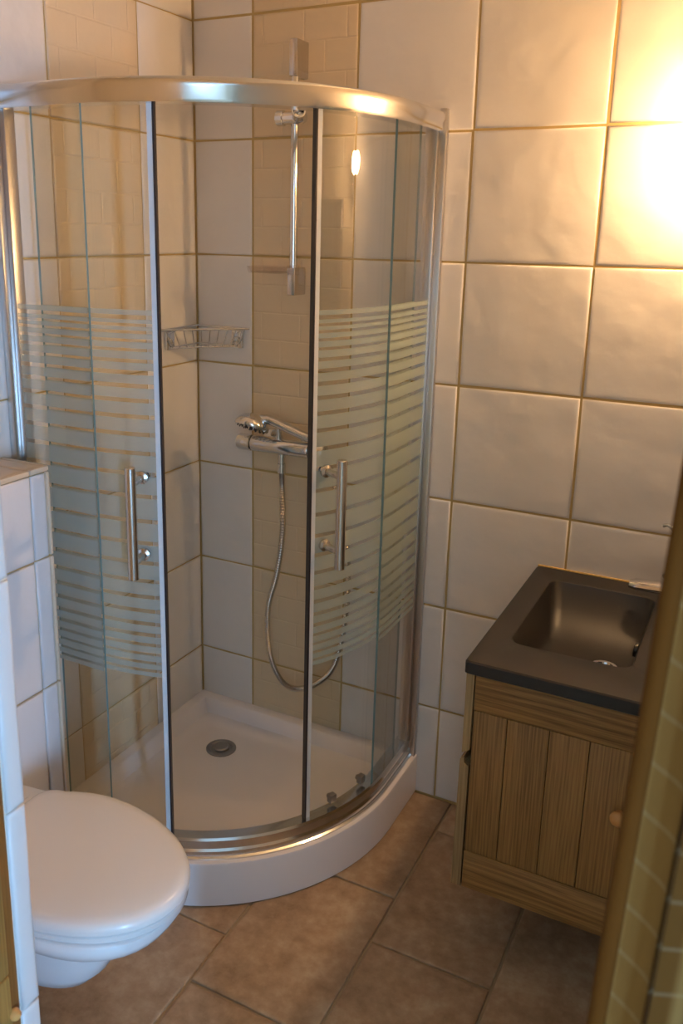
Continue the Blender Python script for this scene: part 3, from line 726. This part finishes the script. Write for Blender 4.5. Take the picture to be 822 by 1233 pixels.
# ------------------------------------------------------------------ wall lamp and mirror (seen in the shower glass)
wl = thing('wall_lamp', 'lit wall lamp with egg shaped bulb above the mirror', 'lamp', (LAMP.x, -0.01, LAMP.z))
LAX = Vector((-1, 0, 0.12)).normalized()
MB().lathe((XR-0.0005, LAMP.y, LAMP.z-0.075), (-1, 0, 0), [(0, 0), (0.045, 0), (0.045, 0.006), (0.035, 0.014), (0.016, 0.018), (0, 0.018)], 28).build('wall_plate', M_steel, wl, smooth=35)
MB().lathe(LAMP-LAX*0.052, LAX, [(0, 0), (0.010, 0.001), (0.016, 0.008), (0.024, 0.024), (0.030, 0.042), (0.030, 0.048), (0.028, 0.046), (0, 0.040)], 28).build('holder', M_steel, wl, smooth=35)
MB().tube([(XR-0.010, LAMP.y, LAMP.z-0.075), (XR-0.020, LAMP.y, LAMP.z-0.045), LAMP-LAX*0.048], 0.009, 12).build('arm', M_steel, wl, smooth=50)
MB().lathe(LAMP-LAX*0.018, LAX, [(0, 0), (0.026, 0.002), (0.033, 0.014), (0.034, 0.026), (0.032, 0.044), (0.025, 0.064), (0.014, 0.078), (0, 0.083)], 24).build('bulb', M_bulb, wl, smooth=70)
mr = thing('mirror', 'rectangular mirror with grey frame over the washbasin', 'mirror', (XR-0.01, -0.4, 1.45))
MY0, MY1, MZ0, MZ1 = -0.60, -0.19, 1.12, 1.715
MB().box(XR-0.012, XR-0.004, MY0+0.012, MY1-0.012, MZ0+0.012, MZ1-0.012).build('mirror_glass', M_mirror, mr)
fm = MB()
for a in ((MY0, MY1, MZ0, MZ0+0.018), (MY0, MY1, MZ1-0.018, MZ1), (MY0, MY0+0.018, MZ0+0.018, MZ1-0.018), (MY1-0.018, MY1, MZ0+0.018, MZ1-0.018)):
    fm.box(XR-0.018, XR-0.0005, a[0], a[1], a[2], a[3])
fm.build('frame', M_steel, mr)

# ------------------------------------------------------------------ door linings and curtain
t1 = struct(MB().box(DX0-0.02, DX0+0.004, YO-0.005, YF-0.036, 0.0, 2.12).build('trim_1', M_brown, bev=0.002))
for z0, z1 in ((0.0, 0.655), (0.658, 1.40), (1.403, 2.12)):
    MB().box(DX0-0.02, DX0+0.008, YO-0.035, YF-0.052, z0, z1).build('board', M_pine, t1, bev=0.003)
MB().lathe((DX0+0.006, YF-0.049, 0.592), (1, -0.4, 0), [(0, 0), (0.0075, 0), (0.0075, 0.008), (0.005, 0.011), (0, 0.0115)], 16).build('peg', M_knob, t1, smooth=40)
t2 = struct(MB().box(DX1+0.018, DX1+0.030, YO-0.012, YO, 0.0, 2.12).build('trim_2', M_brown, bev=0.006, seg=3))
cu = thing('door_curtain', 'striped beige and brown woven curtain gathered at the right side of the doorway', 'curtain', (1.53, -1.63, 0.1))
def edge_x(z): return 1.4935-0.039*(1.494-z)      # the gathered cloth leans into the doorway towards the floor
def cloth(width, z0, z1, y, amp, waves, nx=100, nz=30):
    vs, fs, uvs = [], [], []
    for i in range(nz+1):
        z = z0+(z1-z0)*i/nz
        for j in range(nx+1):
            u = j/nx; ph = u*waves*2*PI+0.6+0.3*math.sin(z*1.3)
            vs.append((edge_x(z)+0.007+width*u+0.004*math.sin(2*ph), y+amp*min(1, u*9)*math.sin(ph), z)); uvs.append((width*u*1.2, z))
    for i in range(nz):
        for j in range(nx):
            a = i*(nx+1)+j; fs.append((a, a+1, a+nx+2, a+nx+1))
    me = bpy.data.meshes.new('cloth'); me.from_pydata(vs, [], fs); me.materials.append(M_fabric)
    ul = me.uv_layers.new(name='UVMap')
    for lp in me.loops: ul.data[lp.index].uv = uvs[lp.vertex_index]
    me.shade_smooth(); return me
co = link('cloth', cloth(0.22, 0.03, 2.16, -1.645, 0.011, 4.6), cu)
sm = co.modifiers.new('thickness', 'SOLIDIFY'); sm.thickness = 0.0018
hm = MB(); hr_ = []
for i in range(25):
    z = 0.025+(2.165-0.025)*i/24; xe = edge_x(z)
    hr_.append([Vector((xe+0.006+0.0062*math.cos(a), -1.645+0.0055*math.sin(a)+0.0015*math.sin(z*9), z)) for a in [2*PI*j/14 for j in range(14)]])
hm.rings(hr_); ho = hm.build('hem', M_hem, cu, smooth=60); ho['label'] = 'brown hem band along the edge'
MB().tube([(1.48, -1.645, 2.17), (1.82, -1.645, 2.17)], 0.009, 12).build('curtain_rod', M_brown, cu, smooth=50)
